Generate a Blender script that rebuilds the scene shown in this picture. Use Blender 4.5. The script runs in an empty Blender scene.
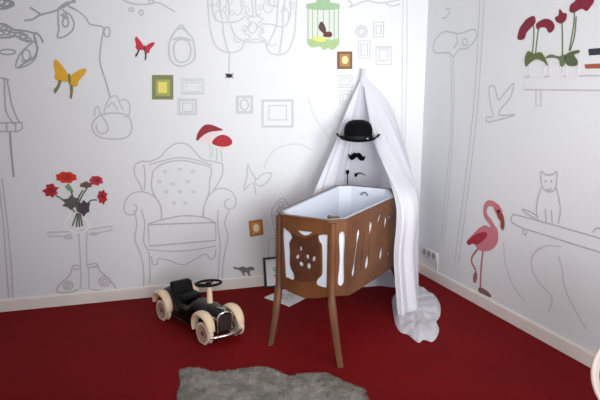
import bpy, bmesh, math, random
from mathutils import Vector, Matrix, noise
from mathutils.geometry import tessellate_polygon
random.seed(7)
scn = bpy.context.scene
COL = scn.collection
PI = math.pi

# ---------------------------------------------------------------- camera
CAM = Vector((-2.736, -4.681, 1.6)); FPX = 617.3; PITCH, YAW, ROLL = .1805, .3344, .0084
FW = Vector((math.sin(YAW)*math.cos(PITCH), math.cos(YAW)*math.cos(PITCH), -math.sin(PITCH)))
R0 = Vector((math.cos(YAW), -math.sin(YAW), 0)); U0 = R0.cross(FW)
RT = R0*math.cos(ROLL)+U0*math.sin(ROLL); UP = -R0*math.sin(ROLL)+U0*math.cos(ROLL)
def ray(px, py): return FW+RT*((px-300)/FPX)-UP*((py-200)/FPX)
def on_plane(px, py, p0, n):
    d = ray(px, py); n = Vector(n); return CAM+d*((Vector(p0)-CAM).dot(n)/d.dot(n))
def on_floor(px, py, z=0): return on_plane(px, py, (0, 0, z), (0, 0, 1))
def on_back(px, py, y=0): return on_plane(px, py, (0, y, 0), (0, 1, 0))
def on_right(px, py, x=0): return on_plane(px, py, (x, 0, 0), (1, 0, 0))
cam = bpy.data.objects.new('camera', bpy.data.cameras.new('camera')); COL.objects.link(cam)
cam.data.sensor_width = 36; cam.data.lens = 36*FPX/600
M3 = Matrix((RT, UP, -FW)).transposed().to_4x4(); cam.matrix_world = Matrix.Translation(CAM) @ M3
scn.camera = cam

# ---------------------------------------------------------------- materials
def srgb(c):
    return tuple(((v/255)/12.92 if v/255 <= .04045 else ((v/255+.055)/1.055)**2.4) for v in c)+(1,)
def mat(name, c, rough=.6, metal=0, noise_amt=0, scale=8, bump=0, bscale=60, trans=0, sheen=0, c2=None, detail=3, spec=.4):
    m = bpy.data.materials.new(name); m.use_nodes = True; nt = m.node_tree; b = nt.nodes['Principled BSDF']
    col = srgb(c); b.inputs['Base Color'].default_value = col
    b.inputs['Roughness'].default_value = rough; b.inputs['Specular IOR Level'].default_value = spec; b.inputs['Metallic'].default_value = metal
    tc = nt.nodes.new('ShaderNodeTexCoord')
    if noise_amt or c2:
        n = nt.nodes.new('ShaderNodeTexNoise'); n.inputs['Scale'].default_value = scale; n.inputs['Detail'].default_value = detail
        r = nt.nodes.new('ShaderNodeValToRGB')
        a = srgb(c2) if c2 else tuple(v*(1-noise_amt) for v in col[:3])+(1,)
        r.color_ramp.elements[0].color = a; r.color_ramp.elements[1].color = col
        r.color_ramp.elements[0].position = .35; r.color_ramp.elements[1].position = .65
        nt.links.new(tc.outputs['Object'], n.inputs['Vector']); nt.links.new(n.outputs['Fac'], r.inputs['Fac'])
        nt.links.new(r.outputs['Color'], b.inputs['Base Color'])
    if bump:
        n2 = nt.nodes.new('ShaderNodeTexNoise'); n2.inputs['Scale'].default_value = bscale; n2.inputs['Detail'].default_value = 4
        bp = nt.nodes.new('ShaderNodeBump'); bp.inputs['Strength'].default_value = bump; bp.inputs['Distance'].default_value = .01
        nt.links.new(tc.outputs['Object'], n2.inputs['Vector']); nt.links.new(n2.outputs['Fac'], bp.inputs['Height'])
        nt.links.new(bp.outputs['Normal'], b.inputs['Normal'])
    if trans:
        t = nt.nodes.new('ShaderNodeBsdfTranslucent'); t.inputs['Color'].default_value = col
        mx = nt.nodes.new('ShaderNodeMixShader'); mx.inputs[0].default_value = trans
        nt.links.new(b.outputs[0], mx.inputs[1]); nt.links.new(t.outputs[0], mx.inputs[2])
        nt.links.new(mx.outputs[0], nt.nodes['Material Output'].inputs['Surface'])
    return m
WALL = mat('white_wall_paint', (219, 220, 222), .85, noise_amt=.02, scale=1.2, bump=.05, bscale=120)
CEIL = mat('ceiling_paint', (235, 235, 232), .9)
BASE = mat('baseboard_paint', (226, 218, 212), .5, noise_amt=.03)
FLOOR = mat('red_floor', (120, 3, 9), .85, noise_amt=.16, scale=2.2, bump=.12, bscale=300, detail=6, spec=.15)
WOOD = mat('brown_wood', (112, 70, 38), .42, c2=(92, 54, 28), scale=5, bump=.06, bscale=20)
WOOD_D = mat('dark_carved_wood', (90, 50, 30), .5, c2=(72, 38, 23), scale=9)
WOOD_G = mat('grey_brown_rim', (112, 102, 100), .5)
LINER = mat('white_liner_cloth', (206, 211, 222), .9, bump=.15, bscale=30)
TULLE = mat('white_tulle', (243, 243, 248), .9, trans=.5)
BLACK = mat('black_felt', (7, 7, 9), .8, spec=.1)
BLACKG = mat('black_gloss_paint', (12, 9, 9), .25, spec=.3)
BLACKS = mat('black_vinyl_seat', (10, 9, 10), .6, spec=.2)
CREAM = mat('cream_paint', (228, 204, 172), .4)
CREAMW = mat('cream_wheel_paint', (226, 206, 186), .45)
CHROME = mat('chrome', (215, 212, 210), .18, metal=1)
GRILLE = mat('grille_dark_metal', (58, 48, 46), .4, metal=.6)
HUB = mat('brown_hub', (92, 62, 50), .5)
FUR = mat('grey_fur', (158, 153, 146), .95, c2=(118, 115, 106), scale=14, bump=.7, bscale=90, detail=6)
PAPER = mat('paper_white', (222, 220, 222), .8)
PLASTIC = mat('white_plastic', (215, 213, 210), .4)
SOCKD = mat('socket_hole_grey', (150, 147, 146), .6)
INK = mat('pencil_grey', (176, 178, 180), .9)
INKD = mat('dark_pencil_grey', (160, 162, 164), .9)
INKL = mat('pale_pencil_grey', (190, 192, 194), .9)
flat = {}
def C(r, g, b):
    if max(r, g, b)-min(r, g, b) < 16 and 125 < min(r, g, b) < 215: r, g, b = (int(v+(216-v)*.24) for v in (r, g, b))
    k = (r, g, b)
    if k not in flat: flat[k] = mat('printed_colour_%d' % (len(flat)+1), k, .7)
    return flat[k]

# ---------------------------------------------------------------- helpers
def tag(o, label=None, cat=None, group=None, kind=None):
    if label: o['label'] = label
    if cat: o['category'] = cat
    if group: o['group'] = group
    if kind: o['kind'] = kind
    return o
def thing(name, label, cat, loc=(0, 0, 0), rz=0, group=None):
    o = bpy.data.objects.new(name, None); COL.objects.link(o); o.location = loc; o.rotation_euler = (0, 0, rz)
    return tag(o, label, cat, group)
def obj(name, bm, m, parent=None, smooth=True, world=True):
    """world: mesh is in world coordinates, keep it there under the parent"""
    bmesh.ops.recalc_face_normals(bm, faces=bm.faces)
    me = bpy.data.meshes.new(name); bm.to_mesh(me); bm.free(); me.materials.append(m)
    if smooth:
        for p in me.polygons: p.use_smooth = True
        try: me.set_sharp_from_angle(angle=math.radians(38))
        except Exception: pass
    o = bpy.data.objects.new(name, me); COL.objects.link(o)
    if parent:
        o.parent = parent
        if world:
            mw = Matrix.Identity(4); p = parent; chain = []
            while p: chain.append(p); p = p.parent
            for p in reversed(chain): mw = mw @ Matrix.Translation(p.location) @ p.rotation_euler.to_matrix().to_4x4()
            me.transform(mw.inverted())
    return o
def centre(o):
    """move a single-mesh thing's origin to the middle of its base"""
    me = o.data; c = sum((v.co for v in me.vertices), Vector())/len(me.vertices)
    c.z = min(v.co.z for v in me.vertices)
    me.transform(Matrix.Translation(-c)); o.location = c; return o
def box(bm, x0, x1, y0, y1, z0, z1):
    vs = [bm.verts.new((x, y, z)) for x in (x0, x1) for y in (y0, y1) for z in (z0, z1)]
    for f in ((0, 1, 3, 2), (4, 6, 7, 5), (0, 4, 5, 1), (2, 3, 7, 6), (0, 2, 6, 4), (1, 5, 7, 3)): bm.faces.new([vs[i] for i in f])
    return vs
def bevel(bm, w, seg=2):
    bmesh.ops.bevel(bm, geom=list(bm.edges), offset=w, segments=seg, affect='EDGES', profile=.5)
def catmull(P, n=6, closed=False):
    P = [Vector(p) for p in P]
    if len(P) < 3: return P
    out = []; N = len(P); rng = N if closed else N-1
    for i in range(rng):
        g = (lambda k: P[k % N]) if closed else (lambda k: P[max(0, min(N-1, k))])
        a, b, c, d = g(i-1), g(i), g(i+1), g(i+2)
        for j in range(n):
            t = j/n
            out.append(.5*((2*b)+(c-a)*t+(2*a-5*b+4*c-d)*t*t+(3*b-a-3*c+d)*t**3))
    if not closed: out.append(P[-1])
    return out
def prism(bm, loops, org, ax, ay, th):
    """2D loops (first outer, rest holes) in plane org + s*ax + t*ay, extruded by vector th"""
    org, ax, ay, th = Vector(org), Vector(ax), Vector(ay), Vector(th)
    L3 = [[Vector((p[0], p[1], 0)) for p in L] for L in loops]
    tris = tessellate_polygon(L3); fl = [p for L in L3 for p in L]
    A = [bm.verts.new(org+ax*p.x+ay*p.y) for p in fl]; B = [bm.verts.new(org+ax*p.x+ay*p.y+th) for p in fl]
    for t in tris:
        try: bm.faces.new([A[i] for i in t]); bm.faces.new([B[i] for i in reversed(t)])
        except ValueError: pass
    k = 0
    for L in L3:
        n = len(L)
        for i in range(n):
            a, b = k+i, k+(i+1) % n
            try: bm.faces.new((A[a], A[b], B[b], B[a]))
            except ValueError: pass
        k += n
def tube(bm, pts, r, n=8, cap=True):
    pts = [Vector(p) for p in pts]; rs = r if isinstance(r, (list, tuple)) else [r]*len(pts); rings = []; prev = None
    for i, p in enumerate(pts):
        t = (pts[min(i+1, len(pts)-1)]-pts[max(i-1, 0)]).normalized()
        u = prev if prev is not None else (Vector((0, 0, 1)) if abs(t.z) < .9 else Vector((1, 0, 0)))
        u = (u-t*u.dot(t)).normalized(); prev = u; v = t.cross(u)
        rings.append([bm.verts.new(p+(u*math.cos(2*PI*k/n)+v*math.sin(2*PI*k/n))*rs[i]) for k in range(n)])
    for a, b in zip(rings, rings[1:]):
        for k in range(n): bm.faces.new((a[k], a[(k+1) % n], b[(k+1) % n], b[k]))
    if cap: bm.faces.new(rings[0]); bm.faces.new(list(reversed(rings[-1])))
def lathe(bm, prof, org=(0, 0, 0), n=32, axis='z'):
    org = Vector(org); rings = []
    for r, h in prof:
        ring = []
        for k in range(n):
            a = 2*PI*k/n; c, s = math.cos(a)*max(r, 1e-5), math.sin(a)*max(r, 1e-5)
            v = Vector((c, s, h)) if axis == 'z' else Vector((c, h, s)) if axis == 'y' else Vector((h, c, s))
            ring.append(bm.verts.new(org+v))
        rings.append(ring)
    for a, b in zip(rings, rings[1:]):
        for k in range(n): bm.faces.new((a[k], a[(k+1) % n], b[(k+1) % n], b[k]))
    bm.faces.new(rings[0]); bm.faces.new(list(reversed(rings[-1])))
def loft(bm, rings, cap=True, closed=True):
    R = [[bm.verts.new(p) for p in r] for r in rings]; n = len(R[0])
    for a, b in zip(R, R[1:]):
        for k in range(n if closed else n-1): bm.faces.new((a[k], a[(k+1) % n], b[(k+1) % n], b[k]))
    if cap and closed: bm.faces.new(R[0]); bm.faces.new(list(reversed(R[-1])))

# ---------------------------------------------------------------- things drawn and printed on the two walls
def T(x0, y0, s, pts): return [(x0+p[0]/s, y0+p[1]/s) for p in pts]
def wallpt(px, py, wall): return on_back(px, py) if wall == 'b' else on_right(px, py)
NRM = {'b': Vector((0, -1, 0)), 'r': Vector((-1, 0, 0))}
PXW = .0092
def ribbon(bm, P, w, wall, off=.0008, th=.0008, closed=False):
    nrm = NRM[wall]; n = len(P); A = []
    for i in range(n):
        a = P[(i-1) % n] if closed else P[max(i-1, 0)]; b = P[(i+1) % n] if closed else P[min(i+1, n-1)]
        t = (b-a)
        if t.length < 1e-6: t = Vector((0, 0, 1))
        s = t.normalized().cross(nrm)*(w/2); q = P[i]+nrm*(off+i*.000012)
        A.append([bm.verts.new(q-s), bm.verts.new(q+s), bm.verts.new(q+s+nrm*th), bm.verts.new(q-s+nrm*th)])
    rg = range(n) if closed else range(n-1)
    for i in rg:
        a, b = A[i], A[(i+1) % n]
        for k in range(4):
            try: bm.faces.new((a[k], a[(k+1) % 4], b[(k+1) % 4], b[k]))
            except ValueError: pass
    if not closed: bm.faces.new(A[0]); bm.faces.new(list(reversed(A[-1])))
def draw_bm(strokes, wall, w=1.1, off=.0008):
    bm = bmesh.new()
    for si, s in enumerate(strokes):
        sharp = False; ww = w
        if isinstance(s, dict): sharp = s.get('sharp', False); ww = s.get('w', w); s = s['p']
        closed = len(s) > 3 and s[0] == s[-1]
        if closed: s = s[:-1]
        P = [wallpt(x, y, wall) for x, y in s]
        if not sharp: P = catmull(P, 5, closed)
        ribbon(bm, P, ww*PXW*.9, wall, off+si*.00013, closed=closed)
    return bm
def drawing(name, strokes, wall, m, label, cat, w=1.1, group=None):
    o = obj(name, draw_bm(strokes, wall, w), m, smooth=False); centre(o); return tag(o, label, cat, group)
def poly_bm(pts, wall, off=.0008, th=.001, smooth=True, bm=None):
    bm = bm or bmesh.new(); P = [wallpt(x, y, wall) for x, y in pts]
    if smooth: P = catmull(P, 4, True)
    nrm = NRM[wall]
    if wall == 'b': L = [(p.x, p.z) for p in P]; prism(bm, [L], nrm*off, (1, 0, 0), (0, 0, 1), nrm*th)
    else: L = [(p.y, p.z) for p in P]; prism(bm, [L], nrm*off, (0, 1, 0), (0, 0, 1), nrm*th)
    return bm
def wthing(name, label, cat, px, py, wall, group=None):
    p = wallpt(px, py, wall)+NRM[wall]*.0005; return thing(name, label, cat, p, 0, group)
def wpoly(name, pts, wall, col, parent, off=.0008, smooth=True, label=None):
    o = obj(name, poly_bm(pts, wall, off, smooth=smooth), col, parent, smooth=False)
    if label: o['label'] = label
    return o
def wstroke(name, strokes, wall, col, parent, w=1.1, off=.0008):
    return obj(name, draw_bm(strokes, wall, w, off), col, parent, smooth=False)
def circ(x, y, rx, ry=None, n=10):
    ry = ry or rx; L = [(x+rx*math.cos(2*PI*k/n), y+ry*math.sin(2*PI*k/n)) for k in range(n)]; return L+[L[0]]
def ell(x, y, rx, ry=None, n=10): return circ(x, y, rx, ry, n)[:-1]
def rect(x0, y0, x1, y1): return {'p': [(x0, y0), (x1, y0), (x1, y1), (x0, y1), (x0, y0)], 'sharp': True}
def rp(x0, y0, x1, y1): return [(x0, y0), (x1, y0), (x1, y1), (x0, y1)]
def sh(*p): return {'p': list(p), 'sharp': True}

# ================================================================ THE ROOM
XL, YF, ZC = -3.9, -5.6, 2.7
WY0, WY1, WZ0, WZ1 = -3.7, -2.5, .95, 2.3
def struct(name, bm, m, parent=None):
    o = obj(name, bm, m, parent, smooth=False)
    if not parent: o['kind'] = 'structure'
    return o
bm = bmesh.new(); box(bm, XL-.15, .15, YF, .15, -.1, 0); struct('floor', bm, FLOOR)
bm = bmesh.new(); box(bm, XL-.15, .15, YF, .15, ZC, ZC+.1); struct('ceiling', bm, CEIL)
bm = bmesh.new(); box(bm, XL, 0, 0, .15, 0, ZC); struct('wall_back', bm, WALL)
bm = bmesh.new(); prism(bm, [[(YF, 0), (.15, 0), (.15, ZC), (YF, ZC)], [(-4.7, WZ0), (-4.7, WZ1), (-3.5, WZ1), (-3.5, WZ0)]], (XL, 0, 0), (0, 1, 0), (0, 0, 1), (-.15, 0, 0)); struct('wall_left', bm, WALL)
bm = bmesh.new(); prism(bm, [[(YF, 0), (.15, 0), (.15, ZC), (YF, ZC)], [(WY0, WZ0), (WY0, WZ1), (WY1, WZ1), (WY1, WZ0)]], (0, 0, 0), (0, 1, 0), (0, 0, 1), (.15, 0, 0))
struct('wall_right', bm, WALL)
bm = bmesh.new()
for a in ((WY0, WY0+.06, WZ0, WZ1), (WY1-.06, WY1, WZ0, WZ1), (WY0+.06, WY1-.06, WZ0, WZ0+.06), (WY0+.06, WY1-.06, WZ1-.06, WZ1), ((WY0+WY1)/2-.025, (WY0+WY1)/2+.025, WZ0+.06, WZ1-.06)):
    box(bm, .05, .1, *a)
struct('window_1', bm, BASE)
bm = bmesh.new()
for a in ((-4.7, -4.64, WZ0, WZ1), (-3.56, -3.5, WZ0, WZ1), (-4.64, -3.56, WZ0, WZ0+.06), (-4.64, -3.56, WZ1-.06, WZ1)): box(bm, XL-.1, XL-.05, *a)
struct('added_window', bm, BASE)  # unseen left frame and opening, added to suit the left fill light
bm = bmesh.new(); prism(bm, [[(0, 0), (-.016, 0), (-.016, .078), (-.011, .088), (0, .088)]], (XL, 0, 0), (0, 1, 0), (0, 0, 1), (-XL-.016, 0, 0)); struct('baseboard_back', bm, BASE)
bm = bmesh.new(); prism(bm, [[(0, 0), (-.016, 0), (-.016, .078), (-.011, .088), (0, .088)]], (0, YF, 0), (1, 0, 0), (0, 0, 1), (0, -YF, 0)); struct('baseboard_right', bm, BASE)

# ================================================================ THE CRIB
th = .709; CO = Vector((-1.639, -.966, 0)); CU = Vector((math.cos(th), math.sin(th), 0)); CW = Vector((math.sin(th), -math.cos(th), 0))
WD, LN, CC, ZF, ZB, ZN = .496, .99, .082, .859, .302, .80
def cl(a, b, z=0): return CO+CW*a+CU*b+Vector((0, 0, z))
octo = [(CC, 0), (WD-CC, 0), (WD, CC), (WD, LN-CC), (WD-CC, LN), (CC, LN), (0, LN-CC), (0, CC)]
rimz = [ZN, ZN, ZN, ZN+.02, ZF, ZF, ZF, ZN]
crib = thing('crib', 'antique brown wooden crib with carved openwork panels and white lining', 'crib', cl(WD/2, LN/2), 0)
crib['label'] = 'antique brown wooden crib with carved panels standing before the white canopy'
n_end = -CU; n_side = CW
E0 = cl(CC, 0); ES = CW; S0 = cl(WD, CC); SS = CU
def trace(pts, p0, n, ax):
    out = []
    for x, y in pts:
        q = on_plane(x, y, p0, n)-p0; out.append((q.dot(ax), q.z))
    return out
def sm(P, n=4): return [(p.x, p.y) for p in catmull([Vector((a, b, 0)) for a, b in P], n, True)]
we = WD-2*CC; ls = LN-2*CC
# near end: frame with scalloped bottom rail and a carved shield splat
ec = lambda pts: trace(T(270, 220, 4, pts), E0, n_end, ES)
gapL = ec([(52, 38), (68, 42), (80, 52), (88, 70), (78, 92), (80, 130), (80, 180), (92, 205), (98, 232), (88, 240), (72, 232), (62, 225), (58, 160)])
gapR = ec([(196, 62), (244, 64), (245, 110), (245, 200), (244, 268), (190, 262), (188, 240), (206, 220), (208, 180), (207, 120), (205, 98), (196, 85)])
gapT = ec([(112, 42), (140, 46), (168, 48), (158, 58), (140, 62), (124, 56)])
holes = []
for cx, cy, rx, ry, tl in ((125, 116, 5, 9, 0), (112, 147, 6, 9, .5), (152, 147, 6, 9, 0), (177, 155, 6, 10, .3), (127, 176, 7, 9, -.6), (157, 184, 7, 11, 0), (140, 160, 3, 3, 0)):
    q = []
    for k in range(10):
        a = 2*PI*k/10; dx, dy = rx*1.25*math.cos(a), ry*1.2*math.sin(a)
        q.append((cx+dx*math.cos(tl)-dy*math.sin(tl), cy+dx*math.sin(tl)+dy*math.cos(tl)))
    holes.append(ec(q))
bot = [(0, ZB+.02), (.03, ZB+.012), (.08, ZB-.004), (we/2, ZB-.018), (we-.08, ZB-.004), (we-.03, ZB+.012), (we, ZB+.02)]
# the wall of the crib's end is one board with real openings
def clampL(L, w, zt):
    return [(min(max(a, .006), w-.006), min(max(z, ZB+.03), zt-.03)) for a, z in L]
outer = bot+[(we, ZN), (0, ZN)]
H_end = [clampL(sm(gapL), we, ZN), clampL(sm(gapR), we, ZN), clampL(sm(gapT), we, ZN-.01)]+[sm(h, 2) for h in holes]
bm = bmesh.new(); prism(bm, [outer]+H_end, E0, ES, (0, 0, 1), -n_end*.008)
obj('end_panel', bm, WOOD, crib)
# raised carved shield over the splat, set slightly proud
shield = sm(ec([(92, 56), (115, 66), (140, 74), (165, 66), (190, 56), (194, 85), (200, 110), (202, 150), (202, 195), (196, 222), (186, 240), (140, 246), (104, 240), (98, 215), (86, 190), (85, 150), (84, 105), (92, 82)]))
bm = bmesh.new(); prism(bm, [shield]+[sm(h, 2) for h in holes], E0+n_end*.0005, ES, (0, 0, 1), n_end*.007)
so = obj('carved_splat', bm, WOOD_D, crib); so['label'] = 'darker carved shield with pierced flower'
# far end, same design, a little taller
def lift(L, zt): return [(a, z if z < ZB+.2 else z+(zt-ZN)*(z-ZB-.2)/(ZN-ZB-.2)) for a, z in L]
bm = bmesh.new(); prism(bm, [lift(L, ZF) for L in [outer]+H_end], cl(WD-CC, LN), -CW, (0, 0, 1), -CU*.008)
obj('end_panel', bm, WOOD, crib)
# long sides
sc = lambda pts: trace(T(340, 200, 4.45, pts), S0, n_side, SS)
def slot(a, b, r1, r2, w, nodes=6):
    """keyhole slot: round bulb at both ends joined by a slim cut"""
    a, b = Vector((a[0], a[1], 0)), Vector((b[0], b[1], 0)); d = (b-a).normalized(); s = Vector((-d.y, d.x, 0)); out = []
    for c, r, sg, dr in ((a, r1, 1, -d), (b, r2, -1, d)):
        L = [c-dr*(r*2.3)+s*sg*w, c-dr*r*.9+s*sg*r*.8, c+s*sg*r, c+dr*r*.9+s*sg*r*.6, c+dr*r*1.3, c+dr*r*.9-s*sg*r*.6, c-s*sg*r, c-dr*r*.9-s*sg*r*.8, c-dr*(r*2.3)-s*sg*w]
        out += L
    return [(p.x, p.y) for p in out]
sp = [sc([p])[0] for p in ((83, 150), (60, 322), (108, 135), (90, 312), (138, 115), (120, 285), (176, 78), (204, 92), (182, 246), (150, 165))]
holesS = [slot(sp[0], sp[1], .026, .025, .012), slot(sp[4], sp[5], .026, .030, .007), slot(sp[7], sp[8], .023, .026, .009)]
holesS.append([(sp[2][0]-.007, sp[2][1]), (sp[2][0]+.007, sp[2][1]), (sp[3][0]+.007, sp[3][1]), (sp[3][0]-.007, sp[3][1])])
hx, hz = sp[6]; holesS.append(sm([(hx-.034, hz-.022), (hx-.012, hz-.032), (hx+.02, hz+.002), (hx+.03, hz+.024), (hx+.014, hz+.028), (hx-.012, hz+.006)], 2))
cx_, cz_ = (sp[6][0]+sp[8][0])/2-.02, (sp[6][1]+sp[8][1])/2+.01
L1 = [(0, ZB+.02), (.05, ZB+.005), (.12, ZB), (ls-.12, ZB), (ls-.05, ZB+.005), (ls, ZB+.02)]
outS = L1+[(ls, ZN+.02), (0, ZN)]
far = [slot((ls-.13, ZN-.1), (ls-.12, ZB+.12), .016, .016, .005), ]
bm = bmesh.new(); prism(bm, [outS]+holesS+far, S0, SS, (0, 0, 1), -n_side*.008); obj('side_panel', bm, WOOD, crib)
def liftS(L): return [(a, z if z < ZB+.2 else z+(ZF-ZN)*(z-ZB-.2)/(ZN-ZB-.2)*(a/ls)) for a, z in L]
outS2 = L1+[(ls, ZN), (0, ZN)]
bm = bmesh.new(); prism(bm, [liftS(outS2)]+[liftS(h) for h in holesS+far], cl(0, CC), CU, (0, 0, 1), CW*.008); obj('side_panel', bm, WOOD, crib)
# chamfered corners: rails top and bottom around a corner opening
cq = [(1, 2, ZN, ZN), (3, 4, ZN+.02, ZF), (5, 6, ZF, ZF), (7, 0, ZN, ZN)]
for i, j, z0, z1 in cq:
    a, b = cl(*octo[i]), cl(*octo[j]); ax = (b-a).normalized(); w = (b-a).length; inn = Vector((0, 0, 1)).cross(ax)
    if (cl(WD/2, LN/2)-a).dot(inn) < 0: inn = -inn
    hole = sm([(w*.58, ZB+.1), (w*.92, ZB+.1), (w*.9, (ZB+ZN)/2), (w*.92, ZN-.085), (w*.6, ZN-.085), (w*.66, (ZB+ZN)/2)], 3)
    hole2 = [(w-s, z) for s, z in hole]
    bm = bmesh.new(); prism(bm, [[(0, ZB+.02), (w, ZB+.02), (w, z1), (0, z0)], hole if i in (1,) else hole2], a, ax, (0, 0, 1), inn*.007)
    obj('corner_panel', bm, WOOD, crib)
# legs: post at each chamfer running down and splaying outward
feet = [((.035, .04), (.105, -.17)), ((WD-.062, .012), (.622, -.222)), ((WD-.06, LN-.01), (.56, LN+.12)), ((.06, LN-.01), (-.05, LN+.10))]
for (a, b), (fa, fb) in feet:
    bm = bmesh.new(); rings = []
    for t, z in ((0, ZN-.01), (0, .5), (0.02, .34), (.12, .27), (.36, .18), (.68, .08), (1, 0)):
        c = cl(a+(fa-a)*t, b+(fb-b)*t, z); r = .019
        if z <= .3: r = .023-.007*(1-z/.27) if z < .27 else .022
        k = .7
        rings.append([c+(CW*math.cos(q)+CU*math.sin(q))*r*1.2 for q in [PI/8+PI/4*i for i in range(8)]])
    loft(bm, rings); obj('leg', bm, WOOD, crib)
# rim
bm = bmesh.new(); rings = []
mid = cl(WD/2, LN/2)
for (a, b), z in zip(octo, rimz):
    p = cl(a, b, z); o_ = (p-mid); o_.z = 0; o_.normalize()
    rings.append([p+o_*.006+Vector((0, 0, .0)), p+o_*.006+Vector((0, 0, .008)), p-o_*.026+Vector((0, 0, .008)), p-o_*.026])
def rimseg(idx):
    b = bmesh.new()
    for i in idx:
        A, B = [b.verts.new(v) for v in rings[i]], [b.verts.new(v) for v in rings[(i+1) % 8]]
        for k in range(4): b.faces.new((A[k], A[(k+1) % 4], B[(k+1) % 4], B[k]))
        b.faces.new(A); b.faces.new(list(reversed(B)))
    return b
bm.free(); obj('top_rail', rimseg([7, 0, 1, 2]), WOOD, crib, smooth=False)
rim = obj('top_rail', rimseg([3, 4, 5, 6]), WOOD_G, crib, smooth=False); rim['label'] = 'greyish worn top rail'
# lining and mattress
bm = bmesh.new(); prof = []
def ring_at(off, zs):
    out = []
    for k, (a, b) in enumerate(octo):
        a2 = WD/2+(a-WD/2)*(1-2*off/WD); b2 = LN/2+(b-LN/2)*(1-2*off/LN)
        out.append(cl(a2, b2, zs[k]))
    return out
top = [z+.006 for z in rimz]
loft(bm, [ring_at(.009, [ZB+.06]*8), ring_at(.009, [z-.03 for z in rimz]), ring_at(.027, [z-.004 for z in rimz]), ring_at(.018, top), ring_at(.04, top), ring_at(.046, [z-.02 for z in rimz]), ring_at(.05, [.5]*8)], cap=False)
ln = obj('lining', bm, LINER, crib); ln['label'] = 'white cloth lining'
bm = bmesh.new(); loft(bm, [ring_at(.052, [ZB+.07]*8), ring_at(.052, [.5]*8), ring_at(.07, [.53]*8), ring_at(.12, [.545]*8)])
obj('mattress', bm, LINER, crib)
# small embroidered mark on the inside of the lining
q0 = cl(WD*.5, LN-.05, ZF-.05); n_in = -CU
bm = bmesh.new()
def motif(bm, pts, w=.009):
    P = [on_plane(x, y, cl(0, LN-.062), CU) for x, y in pts]; prev = None
    for a, b in zip(P, P[1:]): tube(bm, [a, b], w/2, 6)
motif(bm, [(361, 195), (362.5, 192.7), (365, 192.4), (367, 194), (367.6, 196)])
mo = obj('embroidered_mark', bm, C(96, 92, 104), crib); mo['label'] = 'small dark embroidered mark'

# brown soft toy just inside the near rim
p = cl(.385, .125, .762)
bm = bmesh.new(); bmesh.ops.create_icosphere(bm, subdivisions=3, radius=1)
for v in bm.verts: v.co = Vector((v.co.x*.042, v.co.y*.036, v.co.z*.045))*(1+.12*noise.noise(v.co*3))
bmesh.ops.translate(bm, verts=bm.verts, vec=p)
toy = thing('soft_toy', 'small brown soft toy sitting inside the crib by its near corner', 'soft toy', cl(.385, .125, .545))
obj('head', bm, mat('brown_plush', (112, 88, 66), .95, bump=.6, bscale=200), toy)
for sx in (-1, 1):
    bm = bmesh.new(); bmesh.ops.create_icosphere(bm, subdivisions=2, radius=.015, matrix=Matrix.Translation(p+CW*.03*sx+Vector((0, 0, .036))))
    obj('ear', bm, bpy.data.materials['brown_plush'], toy)
bm = bmesh.new(); bmesh.ops.create_icosphere(bm, subdivisions=3, radius=1)
for v in bm.verts: v.co = Vector((v.co.x*.055, v.co.y*.045, v.co.z*.095))
bmesh.ops.translate(bm, verts=bm.verts, vec=p-Vector((0, 0, .12))); obj('body', bm, bpy.data.materials['brown_plush'], toy)

# ================================================================ THE CANOPY
hook = Vector((-.60, -.045, 1.70))
def at(px, py, y): return on_back(px, py, y)
canopy = thing('bed_canopy', 'white tulle canopy hung from the wall, draping behind the crib and pooling on the floor', 'canopy', (-.6, -.3, 0))
# each column: hook, shoulder points, ring, floor
cols = [
 [hook, at(346, 112, -.16), at(336, 140, -.24), at(324, 168, -.32), at(314, 193, -.36), at(307, 214, -.36)],
 [hook, at(353, 112, -.13), at(345, 140, -.18), at(336, 168, -.24), at(328, 193, -.28), at(321, 214, -.28)],
 [hook, at(357, 112, -.06), at(351, 140, -.08), at(345, 168, -.09), at(340, 193, -.10), Vector((-.98, -.10, .40))],
 [hook, at(363, 112, -.05), at(360, 140, -.06), at(358, 168, -.07), at(357, 193, -.07), Vector((-.75, -.07, .40))],
 [hook, at(371, 112, -.05), at(374, 140, -.06), at(376, 168, -.07), at(377, 193, -.07), Vector((-.5, -.08, .40))],
 [hook, at(378, 105, -.07), at(388, 135, -.10), at(396, 165, -.14), Vector((-.33, -.16, .90)), Vector((-.33, -.16, .42))],
 [hook, at(386, 100, -.12), at(399, 130, -.20), at(408, 162, -.30), Vector((-.34, -.42, .90)), Vector((-.34, -.42, .42))],
 [hook, at(382, 108, -.18), at(396, 140, -.34), at(406, 168, -.48), Vector((-.39, -.62, .80)), Vector((-.385, -.63, .42))],
 [hook, at(376, 112, -.20), at(387, 142, -.40), at(400, 172, -.60), Vector((-.51, -.82, .80)), Vector((-.51, -.83, .42))],
 [hook, at(371, 112, -.20), at(378, 142, -.40), at(390, 172, -.66), Vector((-.64, -.92, .79)), Vector((-.66, -.94, .42))],
 [hook, at(368, 112, -.19), at(373, 142, -.38), at(384.5, 168, -.64), Vector((-.715, -.94, .78)), Vector((-.735, -.96, .42))],
]
for c in cols:
    last = c[-1]; k_ = cols.index(c); c.append(Vector((last.x, last.y-(.09 if k_ > 7 else 0), .02)))
cv = [catmull(c, 6) for c in cols]
nlev = len(cv[0])
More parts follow.
